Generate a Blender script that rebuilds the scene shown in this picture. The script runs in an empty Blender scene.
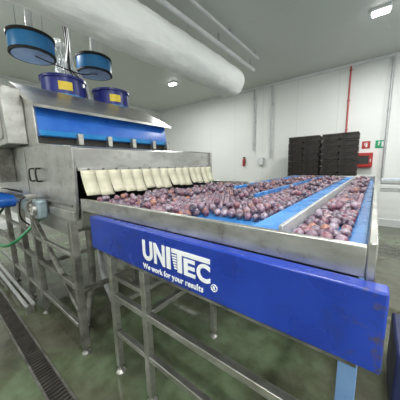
import bpy, bmesh, math, random
import numpy as np
from mathutils import Matrix, Vector
random.seed(7)
SC=bpy.context.scene
COL=SC.collection
try: SC.view_settings.view_transform='Standard'
except Exception: pass
FL=-0.45; CEIL=4.85; XW=-10.3; YW=9.3; XR=5.0; YB=-4.5

# ---------------------------------------------------------------- materials
def newmat(name):
    m=bpy.data.materials.new(name); m.use_nodes=True
    nt=m.node_tree; b=nt.nodes['Principled BSDF']
    return m,nt,b
def N(nt,t,**kw):
    n=nt.nodes.new(t)
    for k,v in kw.items(): setattr(n,k,v)
    return n
def noise_mat(name,c1,c2,scale=6,rough=(.3,.5),metal=0,detail=4,stretch=(1,1,1),lo=.35,hi=.65,spec=.5,dirt=None,grime_x=None,bump=0,bscale=8):
    m,nt,b=newmat(name)
    tc=N(nt,'ShaderNodeTexCoord'); mp=N(nt,'ShaderNodeMapping'); mp.inputs['Scale'].default_value=stretch
    nt.links.new(tc.outputs['Object'],mp.inputs[0])
    no=N(nt,'ShaderNodeTexNoise'); no.inputs['Scale'].default_value=scale; no.inputs['Detail'].default_value=detail
    nt.links.new(mp.outputs[0],no.inputs['Vector'])
    r=N(nt,'ShaderNodeValToRGB'); r.color_ramp.elements[0].position=lo; r.color_ramp.elements[1].position=hi
    r.color_ramp.elements[0].color=(*c1,1); r.color_ramp.elements[1].color=(*c2,1)
    nt.links.new(no.outputs['Fac'],r.inputs[0])
    out=r.outputs[0]
    if dirt:
        n2=N(nt,'ShaderNodeTexNoise'); n2.inputs['Scale'].default_value=scale*3.1; n2.inputs['Detail'].default_value=8; n2.inputs['Roughness'].default_value=.7
        nt.links.new(tc.outputs['Object'],n2.inputs['Vector'])
        r2=N(nt,'ShaderNodeValToRGB'); r2.color_ramp.elements[0].position=.54; r2.color_ramp.elements[1].position=.68
        nt.links.new(n2.outputs['Fac'],r2.inputs[0])
        mx=N(nt,'ShaderNodeMixRGB'); mx.inputs[2].default_value=(*dirt,1)
        ml=N(nt,'ShaderNodeMath',operation='MULTIPLY'); ml.inputs[1].default_value=.6; nt.links.new(r2.outputs[0],ml.inputs[0])
        nt.links.new(ml.outputs[0],mx.inputs[0]); nt.links.new(out,mx.inputs[1]); out=mx.outputs[0]
    if grime_x:
        sx=N(nt,'ShaderNodeSeparateXYZ'); nt.links.new(tc.outputs['Object'],sx.inputs[0])
        mr0=N(nt,'ShaderNodeMapRange'); mr0.inputs['From Min'].default_value=grime_x[0]; mr0.inputs['From Max'].default_value=grime_x[1]
        mr0.inputs['To Min'].default_value=0; mr0.inputs['To Max'].default_value=.19; nt.links.new(sx.outputs[0],mr0.inputs['Value'])
        n3=N(nt,'ShaderNodeTexNoise'); n3.inputs['Scale'].default_value=26; n3.inputs['Detail'].default_value=9; n3.inputs['Roughness'].default_value=.7
        nt.links.new(tc.outputs['Object'],n3.inputs['Vector'])
        ad=N(nt,'ShaderNodeMath',operation='ADD'); nt.links.new(mr0.outputs[0],ad.inputs[0]); nt.links.new(n3.outputs['Fac'],ad.inputs[1])
        r3=N(nt,'ShaderNodeValToRGB'); r3.color_ramp.elements[0].position=.68; r3.color_ramp.elements[1].position=.80
        nt.links.new(ad.outputs[0],r3.inputs[0])
        mx=N(nt,'ShaderNodeMixRGB'); mx.inputs[2].default_value=(.07,.055,.07,1)
        nt.links.new(r3.outputs[0],mx.inputs[0]); nt.links.new(out,mx.inputs[1]); out=mx.outputs[0]
    nt.links.new(out,b.inputs['Base Color'])
    mr=N(nt,'ShaderNodeMapRange'); mr.inputs['From Min'].default_value=.3; mr.inputs['From Max'].default_value=.7
    mr.inputs['To Min'].default_value=rough[0]; mr.inputs['To Max'].default_value=rough[1]
    nt.links.new(no.outputs['Fac'],mr.inputs['Value']); nt.links.new(mr.outputs[0],b.inputs['Roughness'])
    b.inputs['Metallic'].default_value=metal
    b.inputs['Specular IOR Level'].default_value=spec
    if bump:
        nb=N(nt,'ShaderNodeTexNoise'); nb.inputs['Scale'].default_value=bscale; nb.inputs['Detail'].default_value=3
        nt.links.new(mp.outputs[0],nb.inputs['Vector'])
        bp=N(nt,'ShaderNodeBump'); bp.inputs['Strength'].default_value=bump; bp.inputs['Distance'].default_value=.05
        nt.links.new(nb.outputs['Fac'],bp.inputs['Height']); nt.links.new(bp.outputs[0],b.inputs['Normal'])
    return m
STEEL=noise_mat('stainless_steel',(.38,.375,.355),(.54,.535,.51),5,(.28,.42),.85,stretch=(1,1,3),dirt=(.22,.195,.16))
STEELH=noise_mat('worn_stainless_steel',(.36,.355,.34),(.52,.515,.495),3,(.28,.42),.8,stretch=(1,1,2.5),dirt=(.26,.24,.205),bump=.10,bscale=2.5)
STEELD=noise_mat('weathered_steel',(.16,.155,.14),(.33,.325,.30),7,(.35,.6),.7,dirt=(.09,.075,.06))
STEELW=noise_mat('pale_steel',(.50,.51,.51),(.64,.65,.65),5,(.3,.5),.5)
BLUE=noise_mat('blue_painted_steel',(.008,.032,.29),(.014,.050,.38),3,(.22,.34),0,dirt=(.015,.035,.20),grime_x=(.80,1.04))
BLUE2=noise_mat('bright_blue_panel',(.01,.10,.48),(.02,.15,.58),3,(.25,.4),0)
BELT=noise_mat('blue_plastic_belt',(.03,.17,.50),(.07,.28,.64),4,(.2,.35),0,dirt=(.05,.12,.32))
CHAN=noise_mat('light_blue_channel_plastic',(.05,.22,.60),(.12,.33,.72),5,(.2,.35),0)
NAVY=noise_mat('navy_plastic',(.012,.018,.15),(.02,.03,.24),3,(.3,.4),0)
DNAVY=noise_mat('dark_navy_paint',(.010,.014,.06),(.018,.025,.10),3,(.35,.5),0)
SKYB=noise_mat('light_blue_enamel',(.02,.19,.50),(.04,.26,.60),3,(.3,.4),0)
LBLU=noise_mat('grey_blue_paint',(.10,.20,.42),(.16,.28,.50),3,(.4,.5),0)
BLACK=noise_mat('black_plastic',(.014,.012,.012),(.032,.027,.026),6,(.5,.65),0,spec=.3)
CRATEM=noise_mat('black_brown_crate_plastic',(.022,.018,.017),(.045,.036,.033),6,(.4,.6),0,spec=.4)
DARK=noise_mat('dark_shade_and_plastic',(.02,.02,.02),(.05,.05,.045),6,(.6,.8),0)  # near black: paints interior and gap shade, also colours cables and cabinet pane
WHITE=noise_mat('white_paint',(.68,.69,.70),(.76,.77,.78),3,(.4,.5),0)
DUCTM=noise_mat('white_duct_plastic',(.78,.80,.78),(.85,.87,.85),2,(.5,.7),0,stretch=(1,.35,1),bump=.8,bscale=4)
CREAM=noise_mat('cream_rubber',(.56,.53,.40),(.72,.69,.54),9,(.35,.5),0)
YEL=noise_mat('yellow_label',(.75,.55,.03),(.85,.65,.06),5,(.4,.5),0)
RED=noise_mat('red_enamel',(.36,.02,.02),(.44,.03,.03),4,(.3,.4),0)
REDP=noise_mat('faded_red_paint',(.42,.07,.06),(.50,.10,.09),4,(.3,.4),0)
GREEN=noise_mat('green_hose_plastic',(.012,.16,.06),(.025,.25,.10),5,(.3,.4),0)
SGREEN=noise_mat('green_sign',(.0,.30,.11),(.01,.36,.15),5,(.4,.5),0)
GREYM=noise_mat('grey_motor_paint',(.20,.26,.30),(.34,.41,.45),8,(.3,.45),.5)
LETTER=noise_mat('white_lettering',(.85,.86,.88),(.92,.93,.95),5,(.4,.5),0)
PIPEG=noise_mat('galvanised_pipe',(.42,.43,.44),(.52,.53,.54),8,(.35,.5),.4)
GRATE=noise_mat('dark_grate_steel',(.06,.055,.045),(.13,.12,.10),8,(.4,.6),.5)

def panel_mat(name,c1,c2,cs,axes):
    m,nt,b=newmat(name)
    tc=N(nt,'ShaderNodeTexCoord'); sx=N(nt,'ShaderNodeSeparateXYZ'); nt.links.new(tc.outputs['Object'],sx.inputs[0])
    if axes=='xy':
        ad=N(nt,'ShaderNodeMath',operation='ADD'); nt.links.new(sx.outputs[0],ad.inputs[0]); nt.links.new(sx.outputs[1],ad.inputs[1]); src=ad.outputs[0]
    else: src=sx.outputs[1]
    dv=N(nt,'ShaderNodeMath',operation='DIVIDE'); nt.links.new(src,dv.inputs[0]); dv.inputs[1].default_value=1.35
    fr=N(nt,'ShaderNodeMath',operation='FRACT'); nt.links.new(dv.outputs[0],fr.inputs[0])
    lt=N(nt,'ShaderNodeMath',operation='LESS_THAN'); nt.links.new(fr.outputs[0],lt.inputs[0]); lt.inputs[1].default_value=.010
    no=N(nt,'ShaderNodeTexNoise'); no.inputs['Scale'].default_value=.7; nt.links.new(tc.outputs['Object'],no.inputs['Vector'])
    r=N(nt,'ShaderNodeValToRGB'); r.color_ramp.elements[0].color=(*c1,1); r.color_ramp.elements[1].color=(*c2,1)
    nt.links.new(no.outputs['Fac'],r.inputs[0])
    mx=N(nt,'ShaderNodeMixRGB'); mx.inputs[2].default_value=(*cs,1)
    nt.links.new(lt.outputs[0],mx.inputs[0]); nt.links.new(r.outputs[0],mx.inputs[1]); nt.links.new(mx.outputs[0],b.inputs['Base Color'])
    b.inputs['Roughness'].default_value=.45
    return m
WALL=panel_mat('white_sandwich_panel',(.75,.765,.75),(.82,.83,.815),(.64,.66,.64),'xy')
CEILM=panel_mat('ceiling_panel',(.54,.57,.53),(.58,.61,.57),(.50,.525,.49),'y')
def floor_mat():
    m,nt,b=newmat('wet_green_grey_resin_floor')
    tc=N(nt,'ShaderNodeTexCoord')
    no=N(nt,'ShaderNodeTexNoise'); no.inputs['Scale'].default_value=.9; no.inputs['Detail'].default_value=4
    nt.links.new(tc.outputs['Object'],no.inputs['Vector'])
    n2=N(nt,'ShaderNodeTexNoise'); n2.inputs['Scale'].default_value=5; n2.inputs['Detail'].default_value=9; n2.inputs['Roughness'].default_value=.6
    nt.links.new(tc.outputs['Object'],n2.inputs['Vector'])
    r=N(nt,'ShaderNodeValToRGB'); r.color_ramp.elements[0].position=.42; r.color_ramp.elements[1].position=.60
    r.color_ramp.elements[0].color=(.115,.115,.085,1); r.color_ramp.elements[1].color=(.145,.19,.115,1)
    nt.links.new(no.outputs['Fac'],r.inputs[0])
    r2=N(nt,'ShaderNodeValToRGB'); r2.color_ramp.elements[0].position=.36; r2.color_ramp.elements[1].position=.62
    r2.color_ramp.elements[0].color=(.50,.46,.38,1); r2.color_ramp.elements[1].color=(1,1,1,1)
    nt.links.new(n2.outputs['Fac'],r2.inputs[0])
    mx=N(nt,'ShaderNodeMixRGB',blend_type='MULTIPLY'); mx.inputs[0].default_value=.7
    nt.links.new(r.outputs[0],mx.inputs[1]); nt.links.new(r2.outputs[0],mx.inputs[2]); nt.links.new(mx.outputs[0],b.inputs['Base Color'])
    mr=N(nt,'ShaderNodeMapRange'); mr.inputs['From Min'].default_value=.50; mr.inputs['From Max'].default_value=.58
    mr.inputs['To Min'].default_value=.02; mr.inputs['To Max'].default_value=.2
    nt.links.new(no.outputs['Fac'],mr.inputs['Value']); nt.links.new(mr.outputs[0],b.inputs['Roughness'])
    return m
FLOORM=floor_mat()
def plum_mat():
    m,nt,b=newmat('plum_skin')
    oi=N(nt,'ShaderNodeObjectInfo'); ge=N(nt,'ShaderNodeNewGeometry')
    ad=N(nt,'ShaderNodeMath',operation='ADD'); nt.links.new(oi.outputs['Random'],ad.inputs[0]); nt.links.new(ge.outputs['Random Per Island'],ad.inputs[1])
    fr=N(nt,'ShaderNodeMath',operation='FRACT'); nt.links.new(ad.outputs[0],fr.inputs[0])
    r=N(nt,'ShaderNodeValToRGB'); e=r.color_ramp.elements
    e[0].position=0; e[0].color=(.024,.013,.030,1); e[1].position=1; e[1].color=(.42,.16,.07,1)
    for p,c in ((.30,(.050,.018,.044)),(.55,(.11,.030,.062)),(.78,(.19,.055,.085)),(.93,(.27,.10,.10))):
        x=e.new(p); x.color=(*c,1)
    nt.links.new(fr.outputs[0],r.inputs[0])
    no=N(nt,'ShaderNodeTexNoise'); no.inputs['Scale'].default_value=38; no.inputs['Detail'].default_value=4
    nt.links.new(ge.outputs['Position'],no.inputs['Vector'])
    m7=N(nt,'ShaderNodeMath',operation='MULTIPLY'); m7.inputs[1].default_value=7.31; nt.links.new(fr.outputs[0],m7.inputs[0])
    f7=N(nt,'ShaderNodeMath',operation='FRACT'); nt.links.new(m7.outputs[0],f7.inputs[0])
    rr=N(nt,'ShaderNodeValToRGB'); rr.color_ramp.elements[0].position=.36; rr.color_ramp.elements[1].position=.62
    nt.links.new(no.outputs['Fac'],rr.inputs[0])
    mr=N(nt,'ShaderNodeMapRange'); mr.inputs['To Min'].default_value=.25; mr.inputs['To Max'].default_value=1.0; nt.links.new(f7.outputs[0],mr.inputs['Value'])
    ml=N(nt,'ShaderNodeMath',operation='MULTIPLY'); nt.links.new(rr.outputs[0],ml.inputs[0]); nt.links.new(mr.outputs[0],ml.inputs[1])
    mx=N(nt,'ShaderNodeMixRGB'); mx.inputs[2].default_value=(.44,.37,.45,1)
    nt.links.new(ml.outputs[0],mx.inputs[0]); nt.links.new(r.outputs[0],mx.inputs[1]); nt.links.new(mx.outputs[0],b.inputs['Base Color'])
    b.inputs['Roughness'].default_value=.33
    return m
PLUM=plum_mat()
def emis(name,c,s):
    m,nt,b=newmat(name); b.inputs['Base Color'].default_value=(*c,1)
    b.inputs['Emission Color'].default_value=(*c,1); b.inputs['Emission Strength'].default_value=s
    return m
LAMPM=emis('lit_lamp_diffuser',(1,1,1),8)
def clear_mat():
    m,nt,b=newmat('clear_plastic_film'); b.inputs['Base Color'].default_value=(.82,.86,.86,1); b.inputs['Alpha'].default_value=.55; b.inputs['Roughness'].default_value=.12
    return m
CLEAR=clear_mat()

# ---------------------------------------------------------------- mesh builder
WL={}
class MB:
    def __init__(s): s.v=[]; s.f=[]
    def add(s,vs,fs):
        o=len(s.v); s.v+= [tuple(p) for p in vs]; s.f+=[tuple(i+o for i in f) for f in fs]; return s
    def box(s,x0,x1,y0,y1,z0,z1):
        return s.add([(x0,y0,z0),(x1,y0,z0),(x1,y1,z0),(x0,y1,z0),(x0,y0,z1),(x1,y0,z1),(x1,y1,z1),(x0,y1,z1)],
              [(0,3,2,1),(4,5,6,7),(0,1,5,4),(1,2,6,5),(2,3,7,6),(3,0,4,7)])
    def bar(s,p,q,w,h=None):
        h=h or w; p=Vector(p); q=Vector(q); d=(q-p).normalized()
        up=Vector((0,0,1)) if abs(d.z)<.9 else Vector((0,1,0))
        a=d.cross(up).normalized()*w/2; b=a.cross(d).normalized()*h/2
        vs=[c+sa*a+sb*b for c in (p,q) for sa,sb in ((-1,-1),(1,-1),(1,1),(-1,1))]
        return s.add(vs,[(0,1,2,3),(4,7,6,5),(0,4,5,1),(1,5,6,2),(2,6,7,3),(3,7,4,0)])
    def cyl(s,p,q,r,n=20,r2=None):
        r2=r if r2 is None else r2
        p=Vector(p); q=Vector(q); d=(q-p).normalized()
        up=Vector((0,0,1)) if abs(d.z)<.9 else Vector((1,0,0))
        a=d.cross(up).normalized(); b=a.cross(d).normalized()
        vs=[]
        for c,rr in ((p,r),(q,r2)):
            for i in range(n):
                t=2*math.pi*i/n; vs.append(c+a*rr*math.cos(t)+b*rr*math.sin(t))
        fs=[(i,(i+1)%n,n+(i+1)%n,n+i) for i in range(n)]+[tuple(range(n)),tuple(range(2*n-1,n-1,-1))]
        return s.add(vs,fs)
    def lathe(s,prof,c,n=32):
        vs=[];fs=[]
        for r,z in prof:
            for i in range(n):
                t=2*math.pi*i/n; vs.append((c[0]+r*math.cos(t),c[1]+r*math.sin(t),c[2]+z))
        for k in range(len(prof)-1):
            for i in range(n): fs.append((k*n+i,k*n+(i+1)%n,(k+1)*n+(i+1)%n,(k+1)*n+i))
        fs.append(tuple(range(n))); m=(len(prof)-1)*n; fs.append(tuple(range(m+n-1,m-1,-1)))
        return s.add(vs,fs)
    def prism(s,prof,y0,y1):
        n=len(prof)
        vs=[(x,y0,z) for x,z in prof]+[(x,y1,z) for x,z in prof]
        fs=[tuple(range(n)),tuple(range(2*n-1,n-1,-1))]+[(i,i+n,(i+1)%n+n,(i+1)%n) for i in range(n)]
        return s.add(vs,fs)
    def tube(s,pts,r,n=10,sub=8,ribs=False):
        pts=[Vector(p) for p in pts]
        P=[]
        for i in range(len(pts)-1):
            p0=pts[max(i-1,0)];p1=pts[i];p2=pts[i+1];p3=pts[min(i+2,len(pts)-1)]
            for k in range(sub):
                t=k/sub
                P.append(.5*((2*p1)+(-p0+p2)*t+(2*p0-5*p1+4*p2-p3)*t*t+(-p0+3*p1-3*p2+p3)*t**3))
        P.append(pts[-1])
        vs=[];a=None
        for i,p in enumerate(P):
            d=(P[min(i+1,len(P)-1)]-P[max(i-1,0)]).normalized()
            if a is None:
                a=d.cross(Vector((.3,.9,.1))).normalized()
            a=(a-d*a.dot(d)).normalized(); b=d.cross(a)
            rr=r*(1.0 if not ribs or i%2 else .84)
            for k in range(n):
                t=2*math.pi*k/n; vs.append(p+a*rr*math.cos(t)+b*rr*math.sin(t))
        fs=[]
        for i in range(len(P)-1):
            for k in range(n): fs.append((i*n+k,i*n+(k+1)%n,(i+1)*n+(k+1)%n,(i+1)*n+k))
        fs.append(tuple(range(n))); m=(len(P)-1)*n; fs.append(tuple(range(m+n-1,m-1,-1)))
        return s.add(vs,fs)
    def obj(s,name,mat,parent=None,label=None,cat=None,bevel=0,group=None,kind=None,smooth=35):
        V=np.array([tuple(p) for p in s.v],dtype=float)
        lo=V.min(0);hi=V.max(0); o=Vector(((lo[0]+hi[0])/2,(lo[1]+hi[1])/2,lo[2]))
        me=bpy.data.meshes.new(name)
        me.from_pydata([(Vector(p)-o) for p in s.v],[],s.f); me.update()
        bm=bmesh.new(); bm.from_mesh(me); bmesh.ops.recalc_face_normals(bm,faces=bm.faces); bm.to_mesh(me); bm.free()
        for p in me.polygons: p.use_smooth=True
        me.set_sharp_from_angle(angle=math.radians(smooth))
        me.materials.append(mat)
        ob=bpy.data.objects.new(name,me); COL.objects.link(ob)
        if bevel:
            b=ob.modifiers.new('bevel','BEVEL'); b.width=bevel; b.segments=2; b.limit_method='ANGLE'
        setp(ob,o,parent); meta(ob,label,cat,group,kind)
        return ob
def setp(ob,o,parent):
    WL[ob.name]=Vector(o)
    if parent: ob.parent=parent; ob.location=Vector(o)-WL[parent.name]
    else: ob.location=o
def meta(ob,label=None,cat=None,group=None,kind=None):
    if label: ob['label']=label
    if cat: ob['category']=cat
    if group: ob['group']=group
    if kind: ob['kind']=kind
def thing(name,loc,label,cat,group=None):
    e=bpy.data.objects.new(name,None); e.empty_display_size=.1; COL.objects.link(e)
    setp(e,Vector(loc),None); meta(e,label,cat,group); return e
def B(*a): return MB().box(*a)
def text_geo(txt,x0,x1,z0,z1,y,off=.0,ext=.004,space=1.0):
    cu=bpy.data.curves.new('t','FONT'); cu.body=txt; cu.size=1; cu.offset=off; cu.extrude=.01; cu.space_character=space; cu.resolution_u=6
    t=bpy.data.objects.new('t',cu); COL.objects.link(t)
    me=bpy.data.meshes.new_from_object(t)
    V=[v.co.copy() for v in me.vertices]; F=[tuple(p.vertices) for p in me.polygons]
    bpy.data.objects.remove(t); bpy.data.curves.remove(cu); bpy.data.meshes.remove(me)
    xs=[v.x for v in V]; ys=[v.y for v in V]
    a=min(xs);b=max(xs);c=min(ys);d=max(ys)
    out=[(x0+(v.x-a)/(b-a)*(x1-x0), y-(v.z+.01)/.02*ext, z0+(v.y-c)/(d-c)*(z1-z0)) for v in V]
    return out,F

# ---------------------------------------------------------------- room
B(XW,XR,YB,YW,FL-.2,FL).obj('floor',FLOORM,kind='structure')
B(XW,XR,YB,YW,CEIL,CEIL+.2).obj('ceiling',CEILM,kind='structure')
B(XW-.2,XW,YB,YW,FL,CEIL).obj('wall_left',WALL,kind='structure')
B(XR,XR+.2,YB,YW,FL,CEIL).obj('wall_right',WALL,kind='structure')
B(XW,XR,YW,YW+.2,FL,CEIL).obj('wall_far',WALL,kind='structure')
B(XW,XR,YB-.2,YB,FL,CEIL).obj('wall_near',WALL,kind='structure')
B(XW,XR,YW-.06,YW,FL,FL+.25).obj('baseboard_far',WHITE,kind='structure',bevel=.01)
B(XW,XW+.06,YB,YW-.06,FL,FL+.25).obj('baseboard_left',WHITE,kind='structure',bevel=.01)
B(XW,XW+.08,YB,YW,CEIL-.08,CEIL).obj('trim_1',WHITE,kind='structure')
B(XW+.08,XR,YW-.08,YW,CEIL-.08,CEIL).obj('trim_2',WHITE,kind='structure')

# ---------------------------------------------------------------- ceiling lamps
def lamp(x,y,E=96):
    t=thing('ceiling_lamp',(x,y,CEIL-.1),'white sealed linear ceiling lamp, switched on','ceiling lamp','ceiling lamps')
    L=.18
    B(x-L,x+L,y-.11,y+.11,CEIL-.05,CEIL).obj('housing',WHITE,t,bevel=.01)
    B(x-L+.03,x+L-.03,y-.08,y+.08,CEIL-.10,CEIL-.05).obj('diffuser',LAMPM,t,bevel=.015)
    li=bpy.data.lights.new('lamp_light','AREA'); li.shape='RECTANGLE'; li.size=.7; li.size_y=.4; li.energy=E; li.color=(.985,1,.97)
    lo=bpy.data.objects.new('lamp_light',li); COL.objects.link(lo); setp(lo,Vector((x,y,CEIL-.13)),t)
for x in (-6.4,-.17,3.6):
    for y in (6.5,1.2,-3.2):
        if (x,y)==(-.17,1.2): lamp(.6,.6)
        else: lamp(x,y)

# ---------------------------------------------------------------- sorting conveyor
c=thing('sorting_conveyor',(-1.2,3,FL),'long stainless steel fruit sorting conveyor with blue side cover','conveyor')
y0=1.0; yE=6.1
B(-2.34,0.0,y0-.02,y0+.012,1.22,1.345).obj('side_rail',STEEL,c,bevel=.005)
MB().box(0.0,.03,y0-.02,yE,1.20,1.36).obj('end_rail',STEEL,c,bevel=.005)
B(-1.62,0.0,yE-.03,yE,1.20,1.35).obj('far_rail',STEEL,c,bevel=.006)
B(-1.66,-1.62,3.36,yE,1.20,1.36).obj('side_rail',STEEL,c,bevel=.006)
B(-2.34,-1.62,3.32,3.36,1.20,1.38).obj('side_rail',STEEL,c,bevel=.006)
B(-2.34,-1.62,1.012,3.32,1.215,1.262).obj('belt',BELT,c,label='wet blue plastic feed belt')
B(-1.60,-.30,1.012,yE-.03,1.21,1.262).obj('belt',BELT,c,label='wet blue plastic belt')
B(-.30,-.01,1.012,yE-.03,1.21,1.262).obj('belt',BELT,c,label='narrow blue outfeed belt')
MB().prism([(-1.60,1.263),(-1.60,1.35),(-1.57,1.355),(-1.555,1.29),(-1.555,1.263)],2.8,yE-.05).obj('lane_divider',BELT,c,label='blue plastic lane divider',bevel=.004)
MB().prism([(-.52,1.263),(-.52,1.31),(-.50,1.325),(-.350,1.335),(-.350,1.263)],1.04,yE-.05).obj('lane_channel',CHAN,c,label='empty pale blue lane channel',bevel=.004)
MB().prism([(-.346,1.263),(-.346,1.36),(-.326,1.36),(-.324,1.263)],1.04,yE-.05).obj('lane_divider',STEELW,c,label='slim pale steel lane divider',bevel=.003)
MB().prism([(-1.01,1.263),(-1.005,1.345),(-.975,1.345),(-.97,1.263)],2.2,yE-.05).obj('lane_divider',BELT,c,label='blue plastic lane divider',bevel=.004)
B(-2.3,-.02,1.05,3.25,1.12,1.20).obj('drip_pan',STEELD,c)
B(-1.6,-.02,3.3,yE-.1,1.12,1.19).obj('drip_pan',STEELD,c)
cov=MB().prism([(-2.0,.925),(-2.0,1.22),(.07,1.22),(.07,.91)],.90,.975).obj('side_cover',BLUE,c,label='blue painted side cover with white lettering',bevel=.008)
m=MB(); YF=.8985
zt=1.155; zb=1.012
def word(t,x0,x1,z0,z1,off=.02,sp=1.0): m.add(*text_geo(t,x0,x1,z0,z1,YF,off=off,space=sp))
word('U',-1.235,-1.130,zb,zt,.035)
word('N',-1.115,-1.010,zb,zt,.035)
m.box(-.994,-.960,YF-.004,YF,zb,zt)
m.box(-.946,-.655,YF-.004,YF,zt-.027,zt)
for k in range(6):
    z=zt-.037-k*.0165
    m.box(-.946+.004*k,-.906,YF-.004,YF,z-.009,z)
m.box(-.899,-.862,YF-.004,YF,zb,zt-.027)
word('E',-.846,-.760,zb,zt-.038,.035)
word('C',-.748,-.655,zb-.002,zt-.036,.035)
word('We work for your results',-1.24,-.705,.934,.984,.012,1.05)
cx,cz=-.630,1.0; n=24; vs=[];fs=[]
word('R',cx-.008,cx+.009,cz-.010,cz+.010,.03)
for i in range(n):
    t=2*math.pi*i/n
    for r in (.021,.0170):
        for yy in (YF,YF-.004): vs.append((cx+r*math.cos(t),yy,cz+r*math.sin(t)))
for i in range(n):
    j=(i+1)%n; a=4*i; b_=4*j
    fs+=[(a,b_,b_+1,a+1),(a+1,b_+1,b_+3,a+3),(a+3,b_+3,b_+2,a+2),(a+2,b_+2,b_,a)]
m.add(vs,fs)
m.obj('lettering',LETTER,cov,label='white lettering reading UNITEC We work for your results',smooth=20)
def leg(x,y,ztop,par,w=.06,mat=STEEL):
    g=MB().box(x-w/2,x+w/2,y-w/2,y+w/2,FL+.08,ztop)
    g.cyl((x,y,FL+.03),(x,y,FL+.1),.014,10); g.lathe([(.05,0),(.05,.012),(.02,.035)],(x,y,FL),16)
    return g.obj('leg',mat,par,bevel=.004)
for x,y in ((-1.92,1.03),(-1.42,1.03),(-1.92,3.2),(-1.55,5.9),(-1.42,2.0),(-.9,3.2)): leg(x,y,1.12,c)
leg(-.03,1.05,1.12,c,.07,LBLU); leg(-.03,3.4,1.12,c,.07,LBLU); leg(-.03,5.95,1.12,c,.07,LBLU)
def rail(p,q,par,w=.05,mat=STEEL,name='cross_rail'): return MB().bar(p,q,w).obj(name,mat,par,bevel=.004)
rail((-1.89,1.03,.42),(-.07,1.03,.42),c,.055)
rail((-1.89,1.03,.02),(-.07,1.03,.02),c,.05)
rail((-1.92,1.06,.30),(-1.92,3.17,.30),c)
rail((-1.42,1.06,.42),(-1.42,1.97,.42),c)
rail((-.03,1.09,.30),(-.03,3.36,.30),c,.05,LBLU)
rail((-1.89,3.2,.42),(-.07,3.2,.42),c)
rail((-1.9,.99,.87),(-.0,.99,.87),c,.05,STEELD)
rail((-1.9,1.03,.62),(-1.42,1.03,.62),c,.04,STEELD)
# ---------------------------------------------------------------- washing housing
w=thing('fruit_washing_machine',(-4,2.1,FL),'large stainless steel fruit washer with stepped hood and cream flaps','washing machine')
MB().prism([(-2.40,1.635),(-2.40,1.86),(-2.44,1.875),(-3.50,1.99),(-3.50,1.95),(-2.43,1.84),(-2.43,1.635)],1.0,3.30).obj('hood',STEELH,w,bevel=.004)
MB().prism([(-2.42,1.30),(-2.38,1.86),(-2.46,1.885),(-4.28,1.99),(-4.34,1.93),(-4.34,1.10),(-2.46,1.10)],.965,1.0).obj('side_panel',STEELH,w,bevel=.005)
MB().box(-4.30,-2.5,.955,.966,1.24,1.27).box(-3.95,-3.93,.958,.966,1.3,1.93).obj('seam_strip',STEELD,w,bevel=.003)
MB().prism([(-2.36,1.39),(-2.36,1.88),(-3.50,2.0),(-3.50,1.24),(-2.42,1.24)],3.30,3.335).obj('side_panel',STEELH,w,bevel=.005)
MB().box(-2.385,-2.362,1.0,3.3,1.625,1.655).obj('flap_clamp',STEELH,w,bevel=.004)
g=MB()
for k in range(14):
    yy=1.1+k*(2.1/13); g.cyl((-2.37,yy,1.64),(-2.35,yy,1.64),.012,8)
g.obj('clamp_bolts',STEELD,w)
B(-3.4,-3.3,1.02,3.28,1.3,1.93).obj('interior_shade_sheet',DARK,w)  # dark sheet added behind the flaps, its colour stands in for interior shade
nf=15; W=2.28/nf
for k in range(nf):
    ya=1.012+k*W; tw=.022+random.uniform(-.005,.005); fx=.07+random.uniform(-.014,.014)
    vs=[];fs=[]
    S_=6
    off=.004*(k%2)
    for i in range(S_+1):
        t=i/S_; x=-2.355+off+fx*t*t; z=1.63-(.258+.016*math.sin(k*2.1))*t
        for yy,dx in ((ya+.001+tw*t,0),(ya+W*.5+tw*t,.005),(ya+W-.001+tw*t,0)):
            vs.append((x+dx,min(yy,3.295),z))
    for i in range(S_):
        for j in range(2): fs.append((i*3+j,i*3+j+1,i*3+j+4,i*3+j+3))
    f=MB().add(vs,fs).obj('flap',CREAM,w,label='cream rubber strip flap')
    so=f.modifiers.new('s','SOLIDIFY'); so.thickness=.002
for hx in (-3.62,-3.36):
    MB().tube([(hx,.962,1.50),(hx,.915,1.505),(hx,.905,1.58),(hx,.915,1.655),(hx,.962,1.66)],.011,8,6).obj('handle',BLACK,w,label='dark bow handle')
MB().prism([(-3.52,2.0),(-3.52,2.47),(-4.30,2.88),(-6.3,2.88),(-6.3,1.3),(-3.52,1.3)],1.01,3.29).obj('upper_housing',STEELH,w,bevel=.01)
MB().prism([(-3.50,2.08),(-3.46,2.08),(-3.50,2.44),(-3.515,2.47)],1.03,3.27).obj('front_panel',BLUE2,w,label='bright blue front panel',bevel=.004)
MB().box(-3.52,-3.49,1.03,3.27,1.99,2.08).obj('painted_shadow_gap',DARK,w,label='dark strip standing in for the shadow below the blue panel')  # shadow gap under the panel, painted as a dark strip
MB().prism([(-3.42,2.08),(-3.40,2.09),(-3.44,2.16),(-3.46,2.14)],1.03,3.27).obj('panel_lip',SKYB,w,label='pale blue lower lip')
for yy in (1.5,1.95,2.4,2.85,3.2):
    B(-3.44,-3.34,yy-.035,yy+.035,1.985,2.14).obj('panel_bracket',STEEL,w,bevel=.004)
MB().prism([(-3.50,2.46),(-3.35,2.42),(-3.36,2.46),(-4.26,2.915),(-4.32,2.905)],.98,3.32).obj('cover_sheet',STEELH,w,label='dull sloping steel cover sheet')
B(-6.3,-3.88,.78,1.01,2.0,2.74).obj('side_housing',STEELH,w,bevel=.012)
B(-5.6,-4.05,.765,.78,2.08,2.66).obj('access_door',STEEL,w,bevel=.006)
B(-6.3,-4.75,.80,1.01,1.45,2.0).obj('side_housing',STEELD,w,bevel=.012)
MB().prism([(-2.46,1.0),(-2.42,1.24),(-6.3,1.28),(-6.3,.85),(-2.9,.85)],1.02,3.28).obj('trough',STEELH,w,bevel=.008)
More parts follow.
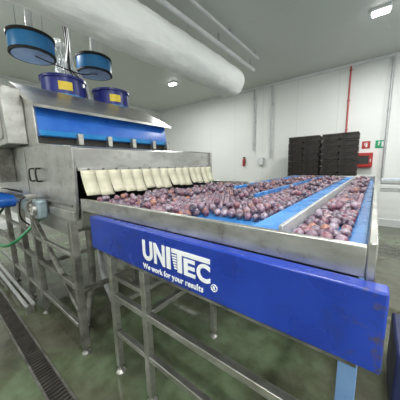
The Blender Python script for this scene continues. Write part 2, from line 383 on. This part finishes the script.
B(-6.3,-2.42,.93,.964,1.10,1.20).obj('side_rail',STEEL,w,bevel=.005)
for x,y in ((-2.45,.92),(-3.66,.90),(-4.3,.90),(-5.2,.90),(-2.5,3.2),(-5.2,3.2),(-3.7,3.2),(-3.0,2.0)): leg(x,y,1.10 if y<1 else .86,w,.075,STEELD)
rail((-6.2,.90,.38),(-2.45,.90,.38),w,.06,STEELD)
rail((-6.2,.93,.72),(-3.7,.93,.72),w,.05,STEEL)
rail((-6.2,3.2,.38),(-2.5,3.2,.38),w,.06,STEELD)
rail((-6.2,.90,-.1),(-2.5,.90,-.1),w,.05,STEEL)
rail((-3.62,.90,.95),(-2.46,.90,.10),w,.05,STEELD,'diagonal_brace')
rail((-2.45,.96,.30),(-2.45,3.17,.30),w,.05,STEELD)
rail((-3.66,.94,.30),(-3.7,3.17,.30),w,.05,STEELD)
rail((-3.64,.90,.72),(-2.42,.92,.72),w,.045,STEEL)
MB().tube([(-2.95,1.3,.86),(-2.95,1.3,.5),(-2.95,1.28,.1),(-2.93,1.2,-.2),(-2.85,1.1,-.42)],.045,12,6).obj('drain_pipe',STEELD,w)
MB().tube([(-4.4,2.2,.88),(-4.4,2.2,.3),(-4.3,2.1,-.1),(-3.6,1.8,-.28),(-3.0,1.6,-.34)],.07,14,6).obj('drain_pipe',PIPEG,w)
for k in range(5):
    x=-4.75-.28*k
    MB().cyl((x,.66,1.14),(x,.93,1.14),.10,20).cyl((x,.64,1.14),(x,.66,1.14),.04,12).obj('roller',BLUE2,w,label='bright blue roller end')
for pts in ([(-5.6,.79,2.1),(-5.0,.6,1.9),(-4.9,.5,1.6),(-5.2,.5,1.4),(-5.9,.6,1.3)],[(-5.8,1.02,1.0),(-4.9,.55,.62),(-4.3,.6,.55),(-3.9,.7,.65),(-3.8,1.02,.95)]):
    MB().tube(pts,.022,10,10).obj('hose',GREEN,w,label='green flexible water hose')

# gear motor
gm=thing('gear_motor',(-3.35,.8,1.05),'grey blue gear motor bolted to the washer side','electric motor')
X,Z=-3.22,1.19
MB().box(X-.10,X+.10,.81,.925,Z-.14,Z+.10).obj('gearbox',GREYM,gm,bevel=.03)
g=MB().cyl((X,.775,Z-.02),(X,.81,Z-.02),.075,24)
for k in range(6):
    t=2*math.pi*k/6; g.cyl((X+.062*math.cos(t),.765,Z-.02+.062*math.sin(t)),(X+.062*math.cos(t),.775,Z-.02+.062*math.sin(t)),.009,8)
g.obj('bearing_cap',STEEL,gm)
MB().cyl((X-.10,.855,Z),(X-.14,.855,Z),.10,22).obj('flange',STEELD,gm)
g=MB().cyl((X-.14,.855,Z),(X-.40,.855,Z),.070,24)
for k in range(16):
    t=2*math.pi*k/16; dy=math.cos(t);dz=math.sin(t)
    g.bar((X-.15,.855+dy*.080,Z+dz*.080),(X-.39,.855+dy*.080,Z+dz*.080),.008,.020)
g.obj('finned_body',GREYM,gm)
MB().cyl((X-.40,.855,Z),(X-.47,.855,Z),.09,24,.07).obj('fan_cowl',GREYM,gm)
MB().box(X-.32,X-.19,.79,.90,Z+.085,Z+.15).obj('terminal_box',STEEL,gm,bevel=.008)
MB().tube([(X-.27,.79,Z+.12),(X-.3,.74,Z+.05),(X-.36,.74,Z-.15),(X-.5,.85,Z-.3)],.010,8,6).obj('power_cable',BLACK,gm)

# ---------------------------------------------------------------- blower drums on the roof
def drum(x,y,z):
    t=thing('blower_drum',(x,y,z),'dark blue round blower drum with yellow label on the washer roof','blower','blower drums on the washer')
    MB().lathe([(.30,0),(.36,.02),(.36,.36),(.385,.36),(.385,.40),(.34,.40),(.34,.36)],(x,y,z),40).obj('shell',NAVY,t)
    MB().lathe([(.365,0),(.372,.0),(.372,.022),(.365,.022)],(x,y,z+.06),40).obj('band',SKYB,t)
    n=6; vs=[];fs=[]
    a0=math.radians(-18)
    for i in range(n+1):
        a=a0+(-.3+.6*i/n)
        for zz in (.14,.28): vs.append((x+.366*math.cos(a),y+.366*math.sin(a),z+zz))
    for i in range(n): fs.append((2*i,2*i+2,2*i+3,2*i+1))
    MB().add(vs,fs).obj('label_plate',YEL,t,label='yellow warning label')
    MB().cyl((x,y,z+.34),(x,y,z+.48),.12,20).obj('motor_cap',STEELD,t)
drum(-4.72,1.9,2.881); drum(-4.72,2.85,2.881)
def hanghood(x,y,z,R=.345):
    t=thing('hanging_extractor_hood',(x,y,z),'bright blue round extractor hood with black rim hanging from ceiling','extractor hood','hanging extractor hoods')
    MB().lathe([(R-.06,.0),(R-.01,.0),(R,.03),(R,.27),(R-.06,.27)],(x,y,z),40).obj('shell',SKYB,t)
    MB().lathe([(R-.07,0),(R+.015,0),(R+.015,.05),(R-.1,.05)],(x,y,z+.27),40).obj('rim',BLACK,t,label='black top rim')
    MB().lathe([(R-.015,0),(R+.012,0),(R+.012,.03),(R-.015,.03)],(x,y,z+.0),40).obj('band',BLACK,t,label='black lower band')
    MB().lathe([(.05,-.004),(R-.03,-.004),(R-.03,.004),(.05,.004)],(x,y,z-.002),40).obj('underside_plate',LBLU,t,label='pale underside plate')
    for dy in (-.2,.2):
        MB().cyl((x,y+dy,z+.3),(x,y+dy,CEIL),.008,8).obj('hanger_rod',STEELW,t)
    MB().tube([(x,y,z+.3),(x,y,z+.6),(x+.02,y+.02,CEIL)],.06,14,14,ribs=True).obj('flexible_pipe',WHITE,t)
hanghood(-5.0,1.55,3.66); hanghood(-5.0,2.68,3.68)
cm=[WHITE,DARK,PIPEG,BLACK,WHITE,DARK]
for i in range(6):
    x=-4.72-.09*i; y=2.06+.02*i
    MB().tube([(x,y,CEIL),(x+.03,y+.02,4.1),(x+.03*math.sin(i*1.7),y+.05*math.cos(i*2.1),3.6),(x+.03*math.sin(i*3),2.31,3.35),(x+.01,2.375,2.89)],.011+.010*(i%3==0),8,10).obj('cable',cm[i],None,'thin cable dropping from the ceiling to the washer roof','cable',group='cables dropping to the washer')
MB().tube([(-4.9,1.55,3.64),(-4.68,1.85,3.5),(-4.6,2.2,3.45),(-4.68,2.45,3.55),(-4.9,2.68,3.66)],.010,8,8).obj('cable',BLACK,None,'black cable looping between the two extractor hoods','cable')
rg=random.Random(5)
vs=[];fs=[];nx=26;nz=30
for i in range(nx+1):
    for j in range(nz+1):
        u_=i/nx;v_=j/nz
        wd_=.45-.15*v_
        vs.append((-5.40+.08*math.sin(9*u_+4*v_)+.06*math.sin(17*v_+5*u_)+rg.uniform(-.025,.025),1.98+.10*v_+wd_*u_+.04*math.sin(11*v_)+rg.uniform(-.02,.02),2.95+1.35*v_+.05*math.sin(8*u_)))
for i in range(nx):
    for j in range(nz): a=i*(nz+1)+j; fs.append((a,a+1,a+nz+2,a+nz+1))
MB().add(vs,fs).obj('plastic_film',CLEAR,None,'crumpled clear plastic film hanging behind the blower drums','plastic film',smooth=20)

# ---------------------------------------------------------------- air duct
d=thing('air_duct',(-3.42,2,3.5),'large round white wrinkled air duct hung below the ceiling','air duct')
r=.385; xd=-3.42; zd=3.98
n=48
vs=[];fs=[];ny=160
for k in range(ny+1):
    yv=-4.0+9.9*k/ny
    seam=.018*max(0,math.cos(yv*2*math.pi/1.2))**30
    for i in range(n):
        t=2*math.pi*i/n
        rr=r*(1+.014*math.sin(yv*9+2*math.sin(3*t))+.016*math.sin(5*t+yv*2.3)+.008*math.sin(yv*23+4*t)-.04*max(0,math.sin(t+.4*math.sin(yv)))**8+seam)
        vs.append((xd+rr*math.cos(t),yv,zd+rr*math.sin(t)))
for k in range(ny):
    for i in range(n): fs.append((k*n+i,k*n+(i+1)%n,(k+1)*n+(i+1)%n,(k+1)*n+i))
fs.append(tuple(range(n))); q=ny*n; fs.append(tuple(range(q,q+n)))
MB().add(vs,fs).obj('duct_body',DUCTM,d,smooth=60)
for yv in (-2,0,2,4,5.7):
    MB().cyl((xd,yv,zd+r-.03),(xd,yv,CEIL),.008,8).obj('hanger_rod',STEELW,d)
t=thing('ceiling_pipe',(-3.3,1,4.5),'thin white pipe running under the ceiling beside the duct','pipe')
MB().cyl((-3.28,-4.4,4.62),(-3.28,7.0,4.62),.05,18).obj('tube',WHITE,t)
for yv in (-3,-1,1.2,3,5,6.8): MB().box(-3.3,-3.26,yv-.02,yv+.02,4.67,CEIL).obj('bracket',STEELW,t)
t=thing('ceiling_pipe',(-3.0,1,4.5),'thin white pipe running under the ceiling beside the duct','pipe')
MB().cyl((-2.95,-4.4,4.72),(-2.95,6.6,4.72),.03,14).obj('tube',WHITE,t)
for yv in (-3,-1,1.2,3,5,6.4): MB().box(-2.97,-2.93,yv-.02,yv+.02,4.74,CEIL).obj('bracket',STEELW,t)

# ---------------------------------------------------------------- far wall fittings
def pipe(x,z0,z1,r,mat,lab,y=YW-.07):
    t=thing('wall_pipe',(x,y,z0),lab,'pipe')
    MB().cyl((x,y,z0),(x,y,z1),r,14).obj('tube',mat,t)
    z=z0+.25
    while z<z1:
        MB().box(x-r-.012,x+r+.012,y-.01,YW,z,z+.03).obj('clamp',mat,t); z+=.95
pipe(-4.28,2.25,CEIL-.08,.03,PIPEG,'thin grey pipe running up the white panel wall')
pipe(-3.5,1.9,CEIL-.08,.03,PIPEG,'thin grey pipe running up the white panel wall')
pipe(-.89,.6,CEIL-.08,.026,REDP,'thin red fire pipe running up the wall behind the crates')
pipe(.18,1.1,CEIL-.08,.035,PIPEG,'grey vertical pipe running up the white wall')
def sign(x,z,w_,h_,mat,lab,glyph):
    t=thing('wall_sign',(x,YW-.01,z-h_/2),lab,'sign')
    B(x-w_/2,x+w_/2,YW-.015,YW,z-h_/2,z+h_/2).obj('plate',mat,t,bevel=.002)
    g=MB(); Y=YW-.016
    if glyph=='ext':
        g.box(x-w_*.05,x+w_*.15,Y-.003,Y,z-h_*.3,z+h_*.15); g.box(x-w_*.15,x+w_*.2,Y-.003,Y,z+h_*.2,z+h_*.27); g.box(x-w_*.2,x-w_*.13,Y-.003,Y,z-h_*.1,z+h_*.25)
    else:
        g.box(x+w_*.15,x+w_*.38,Y-.003,Y,z-h_*.35,z+h_*.35); g.cyl((x-w_*.1,Y-.003,z+h_*.25),(x-w_*.1,Y,z+h_*.25),h_*.1,12)
        g.bar((x-w_*.12,Y-.002,z+h_*.12),(x-w_*.15,Y-.002,z-h_*.1),.03,.003); g.bar((x-w_*.15,Y-.002,z-h_*.1),(x-w_*.3,Y-.002,z-h_*.32),.02,.003); g.bar((x-w_*.15,Y-.002,z-h_*.1),(x-.0,Y-.002,z-h_*.32),.02,.003)
    g.obj('symbol',LETTER,t)
sign(.05,2.22,.24,.24,SGREEN,'square green emergency exit sign on the white wall','exit')
sign(-.31,2.22,.22,.24,RED,'square red fire equipment sign on the white wall','ext')
hr=thing('fire_hose_cabinet',(-.33,YW-.12,1.42),'red fire hose cabinet mounted on the white wall','fire hose cabinet')
B(-.58,-.10,YW-.2,YW,1.48,1.96).obj('body',RED,hr,bevel=.02)
B(-.55,-.13,YW-.215,YW-.2,1.51,1.93).obj('door',RED,hr,bevel=.01)
B(-.50,-.2,YW-.222,YW-.215,1.6,1.86).obj('window_pane',DARK,hr)
B(-.17,-.14,YW-.235,YW-.215,1.66,1.76).obj('latch',STEELW,hr)
fe=thing('fire_extinguisher',(-4.75,YW-.12,1.6),'small red fire extinguisher hung on the white wall','fire extinguisher')
MB().lathe([(.045,0),(.055,.02),(.055,.27),(.04,.32),(.02,.34),(.02,.37)],(-4.75,YW-.056,1.6),20).obj('cylinder',RED,fe)
B(-4.79,-4.70,YW-.09,YW,1.965,2.0).obj('valve_handle',BLACK,fe,bevel=.006)
MB().tube([(-4.71,YW-.08,1.98),(-4.66,YW-.08,1.9),(-4.67,YW-.08,1.7)],.01,8,6).obj('hose',BLACK,fe)
eb=thing('electrical_box',(-3.9,YW-.08,1.6),'small pale electrical box on the white wall','electrical box')
B(-4.02,-3.8,YW-.12,YW,1.62,1.95).obj('body',STEELW,eb,bevel=.01)
B(-4.0,-3.82,YW-.13,YW-.12,1.64,1.93).obj('door',WHITE,eb,bevel=.004)

# ---------------------------------------------------------------- black crates
def crate_mesh(w_,d_,h_):
    g=MB(); t=.022
    g.box(-w_/2+.02,w_/2-.02,-d_/2+.02,d_/2-.02,0,.02)
    for sy in (-1,1):
        y=sy*(d_/2-t*1.5); g.box(-w_/2+.02,w_/2-.02,y-.006,y+.006,.02,h_-.035)
        yo=sy*(d_/2-t*.5)
        for z0_,z1_ in ((.022,.04),(h_-.035,h_-.006)): g.box(-w_/2,w_/2,yo-t/2,yo+t/2,z0_,z1_)
        for k in range(6):
            x=-w_/2+.012+k*(w_-.024)/5; g.box(x-.008,x+.008,yo-t*.45,yo+t*.45,.02,h_-.03)
    for sx in (-1,1):
        x=sx*(w_/2-t*1.5); g.box(x-.006,x+.006,-d_/2+.02,d_/2-.02,.02,h_-.035)
        xo=sx*(w_/2-t*.5)
        for z0_,z1_ in ((.022,.04),(h_-.035,h_-.006)): g.box(xo-t*.48,xo+t*.48,-d_/2,d_/2,z0_,z1_)
        for k in range(6):
            y=-d_/2+.012+k*(d_-.024)/5; g.box(xo-t*.45,xo+t*.45,y-.008,y+.008,.02,h_-.03)
    return g
ch=.20; cw=.465
base=None
for ci,x in enumerate((-2.2,-1.72,-1.17,-.69)):
    for k in range(15):
        if base is None:
            base=crate_mesh(cw,.6,ch).obj('plastic_crate',CRATEM,None,'black plastic crate in a tall stack by the wall','crate',group='stacked black crates')
            ob=base
        else:
            ob=base.copy(); COL.objects.link(ob)
        ob.location=(x+random.uniform(-.006,.006),8.35+random.uniform(-.015,.015),FL+k*ch)

# dark blue drive unit standing beside the conveyor
du=thing('drive_unit',(.5,2.4,FL),'dark navy drive unit cabinet on the floor beside the conveyor','machine cabinet')
B(.24,.80,2.1,2.75,FL+.06,FL+.62).obj('body',DNAVY,du,bevel=.02)
B(.29,.75,2.085,2.1,FL+.12,FL+.56).obj('door',NAVY,du,bevel=.006)
B(.68,.71,2.07,2.085,FL+.30,FL+.40).obj('handle',STEELW,du)
for x in (.28,.76):
    for y in (2.15,2.70): MB().lathe([(.03,0),(.03,.01),(.015,.06)],(x,y,FL),12).obj('foot',BLACK,du)

# ---------------------------------------------------------------- neighbouring line
gr=thing('outfeed_conveyor',(1.2,6.4,FL),'pale steel outfeed conveyor with blue belt beyond the sorting line','conveyor')
B(.12,3.0,6.30,6.36,1.18,1.26).obj('side_rail',STEELW,gr,bevel=.006)
B(.12,3.0,6.31,6.35,1.00,1.08).obj('lower_rail',STEELW,gr,bevel=.006)
B(.12,3.0,6.90,6.96,1.12,1.26).obj('side_rail',STEELW,gr,bevel=.006)
B(.14,2.98,6.36,6.90,1.19,1.23).obj('belt',BELT,gr)
for x in (.9,2.6):
    for y in (6.33,6.93): leg(x,y,1.18 if y<6.5 else 1.12,gr,.06,LBLU)
rail((.9,6.36,.3),(.9,6.9,.3),gr,.04,LBLU)

# ---------------------------------------------------------------- floor drain, guide rails
dr=thing('floor_drain',(-4,.56,FL),'long dark slotted steel drain grate set in the floor','floor drain')
B(-7.5,-1.2,.44,.46,FL,FL+.012).obj('frame_edge',STEELD,dr); B(-7.5,-1.2,.60,.62,FL,FL+.012).obj('frame_edge',STEELD,dr)
B(-7.5,-1.2,.46,.60,FL,FL+.003).obj('channel',BLACK,dr)
g=MB(); x=-7.48
while x<-1.2:
    g.box(x,x+.014,.46,.60,FL+.003,FL+.011); x+=.045
g.obj('grating',GRATE,dr)
lr=thing('low_guide_rail',(-5.4,.75,FL),'pale steel guide rails on short feet beside the floor drain','guide rail')
for yy in (.70,.78):
    MB().bar((-8.0,yy,FL+.15),(-3.78,yy,FL+.15),.04).obj('rail_bar',STEELW,lr,bevel=.005)
for x in (-7.5,-6.2,-5.0,-3.85):
    MB().box(x-.03,x+.03,.69,.79,FL,FL+.13).obj('foot',STEELD,lr)

# ---------------------------------------------------------------- plums
def plum_mesh(name,sub,var):
    bm=bmesh.new(); bmesh.ops.create_icosphere(bm,subdivisions=sub,radius=1)
    for v in bm.verts:
        x,y,z=v.co
        a=math.atan2(y,x); rr=math.hypot(x,y)
        g=.09*math.exp(-(a/.22)**2)*rr
        s=1-g
        if z>0: s-= .16*math.exp(-(rr/.28)**2)
        else: s-= .05*math.exp(-(rr/.3)**2)
        v.co=Vector((x*s*(1+.03*var),y*s*(1-.02*var),z*s*(1.0+.03*var)))
    me=bpy.data.meshes.new(name); bm.to_mesh(me); bm.free()
    for p in me.polygons: p.use_smooth=True
    me.materials.append(PLUM); return me
R0=.030; BZ=1.264; SP=.064
pts=[]
def fill(x0,x1,ya,yb,dens=1.0,pile=.1):
    row=0; y=ya+R0
    while y<yb-R0:
        x=x0+R0+(SP/2 if row%2 else 0)
        while x<x1-R0:
            if random.random()<dens:
                pts.append((x+random.uniform(-.0015,.0015),y+random.uniform(-.0015,.0015),0))
            cl=.5+.5*math.sin(x*7+1.3*math.sin(y*4))*math.cos(y*5.3+x*3)
            if random.random()<pile*2*cl and x+SP/2<x1-R0 and y+SP<yb-R0:
                pts.append((x+SP/2,y+SP*.289,.049))
            x+=SP
        row+=1; y+=SP*.866
fill(-2.24,-1.60,1.02,3.3,.97,.32)
fill(-1.60,-1.02,1.02,2.2,.94,.20)
fill(-1.60,-1.02,2.22,2.78,.94,.20)
fill(-1.553,-1.015,2.80,6.0,.96,.18)
fill(-1.03,-.955,1.30,2.18,.85,.0)
fill(-.965,-.525,1.36,6.0,.94,.16)
fill(-1.04,-.54,1.02,1.09,.7,0)
fill(-.320,-.045,1.15,6.0,.95,.10)
pts.sort(key=lambda p:(p[0]**2+p[1]**2))
meshes=[plum_mesh('plum',3,v) for v in (-.6,0,.7)]
for i,(x,y,dz) in enumerate(pts[:300]):
    ob=bpy.data.objects.new('plum',meshes[i%3]); COL.objects.link(ob)
    s=R0*random.uniform(.9,1.0)
    ob.scale=(s,s,s); ob.rotation_euler=[random.uniform(0,6.28) for _ in range(3)]
    ob.location=(x,y,BZ+s+dz)
    meta(ob,'ripe red-purple plum with pale bloom on the sorting belt','plum','plums on the sorting belt')
low=plum_mesh('lowplum',3,0)
V=np.array([v.co[:] for v in low.vertices]); F=np.array([p.vertices[:] for p in low.polygons])
rest=pts[300:]
rng=np.random.default_rng(3)
allV=[];allF=[];o=0
for x,y,dz in rest:
    s=R0*rng.uniform(.90,1.0)
    e=rng.uniform(0,6.28,3); M=np.array(Matrix.Rotation(e[0],3,'X')@Matrix.Rotation(e[1],3,'Y')@Matrix.Rotation(e[2],3,'Z'))
    allV.append(V@M.T*s+np.array((x,y,BZ+s+dz))); allF.append(F+o); o+=len(V)
allV=np.concatenate(allV); allF=np.concatenate(allF)
me=bpy.data.meshes.new('plums'); me.vertices.add(len(allV)); me.vertices.foreach_set('co',allV.ravel())
me.loops.add(allF.size); me.loops.foreach_set('vertex_index',allF.ravel().astype(np.int32))
me.polygons.add(len(allF)); me.polygons.foreach_set('loop_start',np.arange(0,allF.size,3,dtype=np.int32))
me.polygons.foreach_set('use_smooth',np.ones(len(allF),dtype=bool)); me.update(calc_edges=True); me.validate()
me.materials.append(PLUM)
ob=bpy.data.objects.new('plums',me); COL.objects.link(ob)
meta(ob,'mass of red-purple plums covering the sorting belts','plums','plums on the sorting belt','stuff')
bpy.data.meshes.remove(low)

# ---------------------------------------------------------------- camera
cd=bpy.data.cameras.new('camera'); cam=bpy.data.objects.new('camera',cd); COL.objects.link(cam)
cam.matrix_world=Matrix.Translation((0,0,1.65))@Matrix.Rotation(math.radians(38.5),4,'Z')@Matrix.Rotation(math.radians(90-8.8),4,'X')@Matrix.Rotation(math.radians(-1.25),4,'Z')
cd.sensor_width=36; cd.lens=36*220/400; cd.clip_start=.02
SC.camera=cam
wd=bpy.data.worlds.new('world'); SC.world=wd; wd.use_nodes=True; wd.node_tree.nodes['Background'].inputs[0].default_value=(.5,.55,.6,1); wd.node_tree.nodes['Background'].inputs[1].default_value=.3
S=.85
for ob in list(SC.objects):
    if ob.parent is None:
        ob.location=Vector((ob.location.x*S,ob.location.y*S,(ob.location.z-FL)*S))
        if ob.type!='CAMERA': ob.scale=[k*S for k in ob.scale]
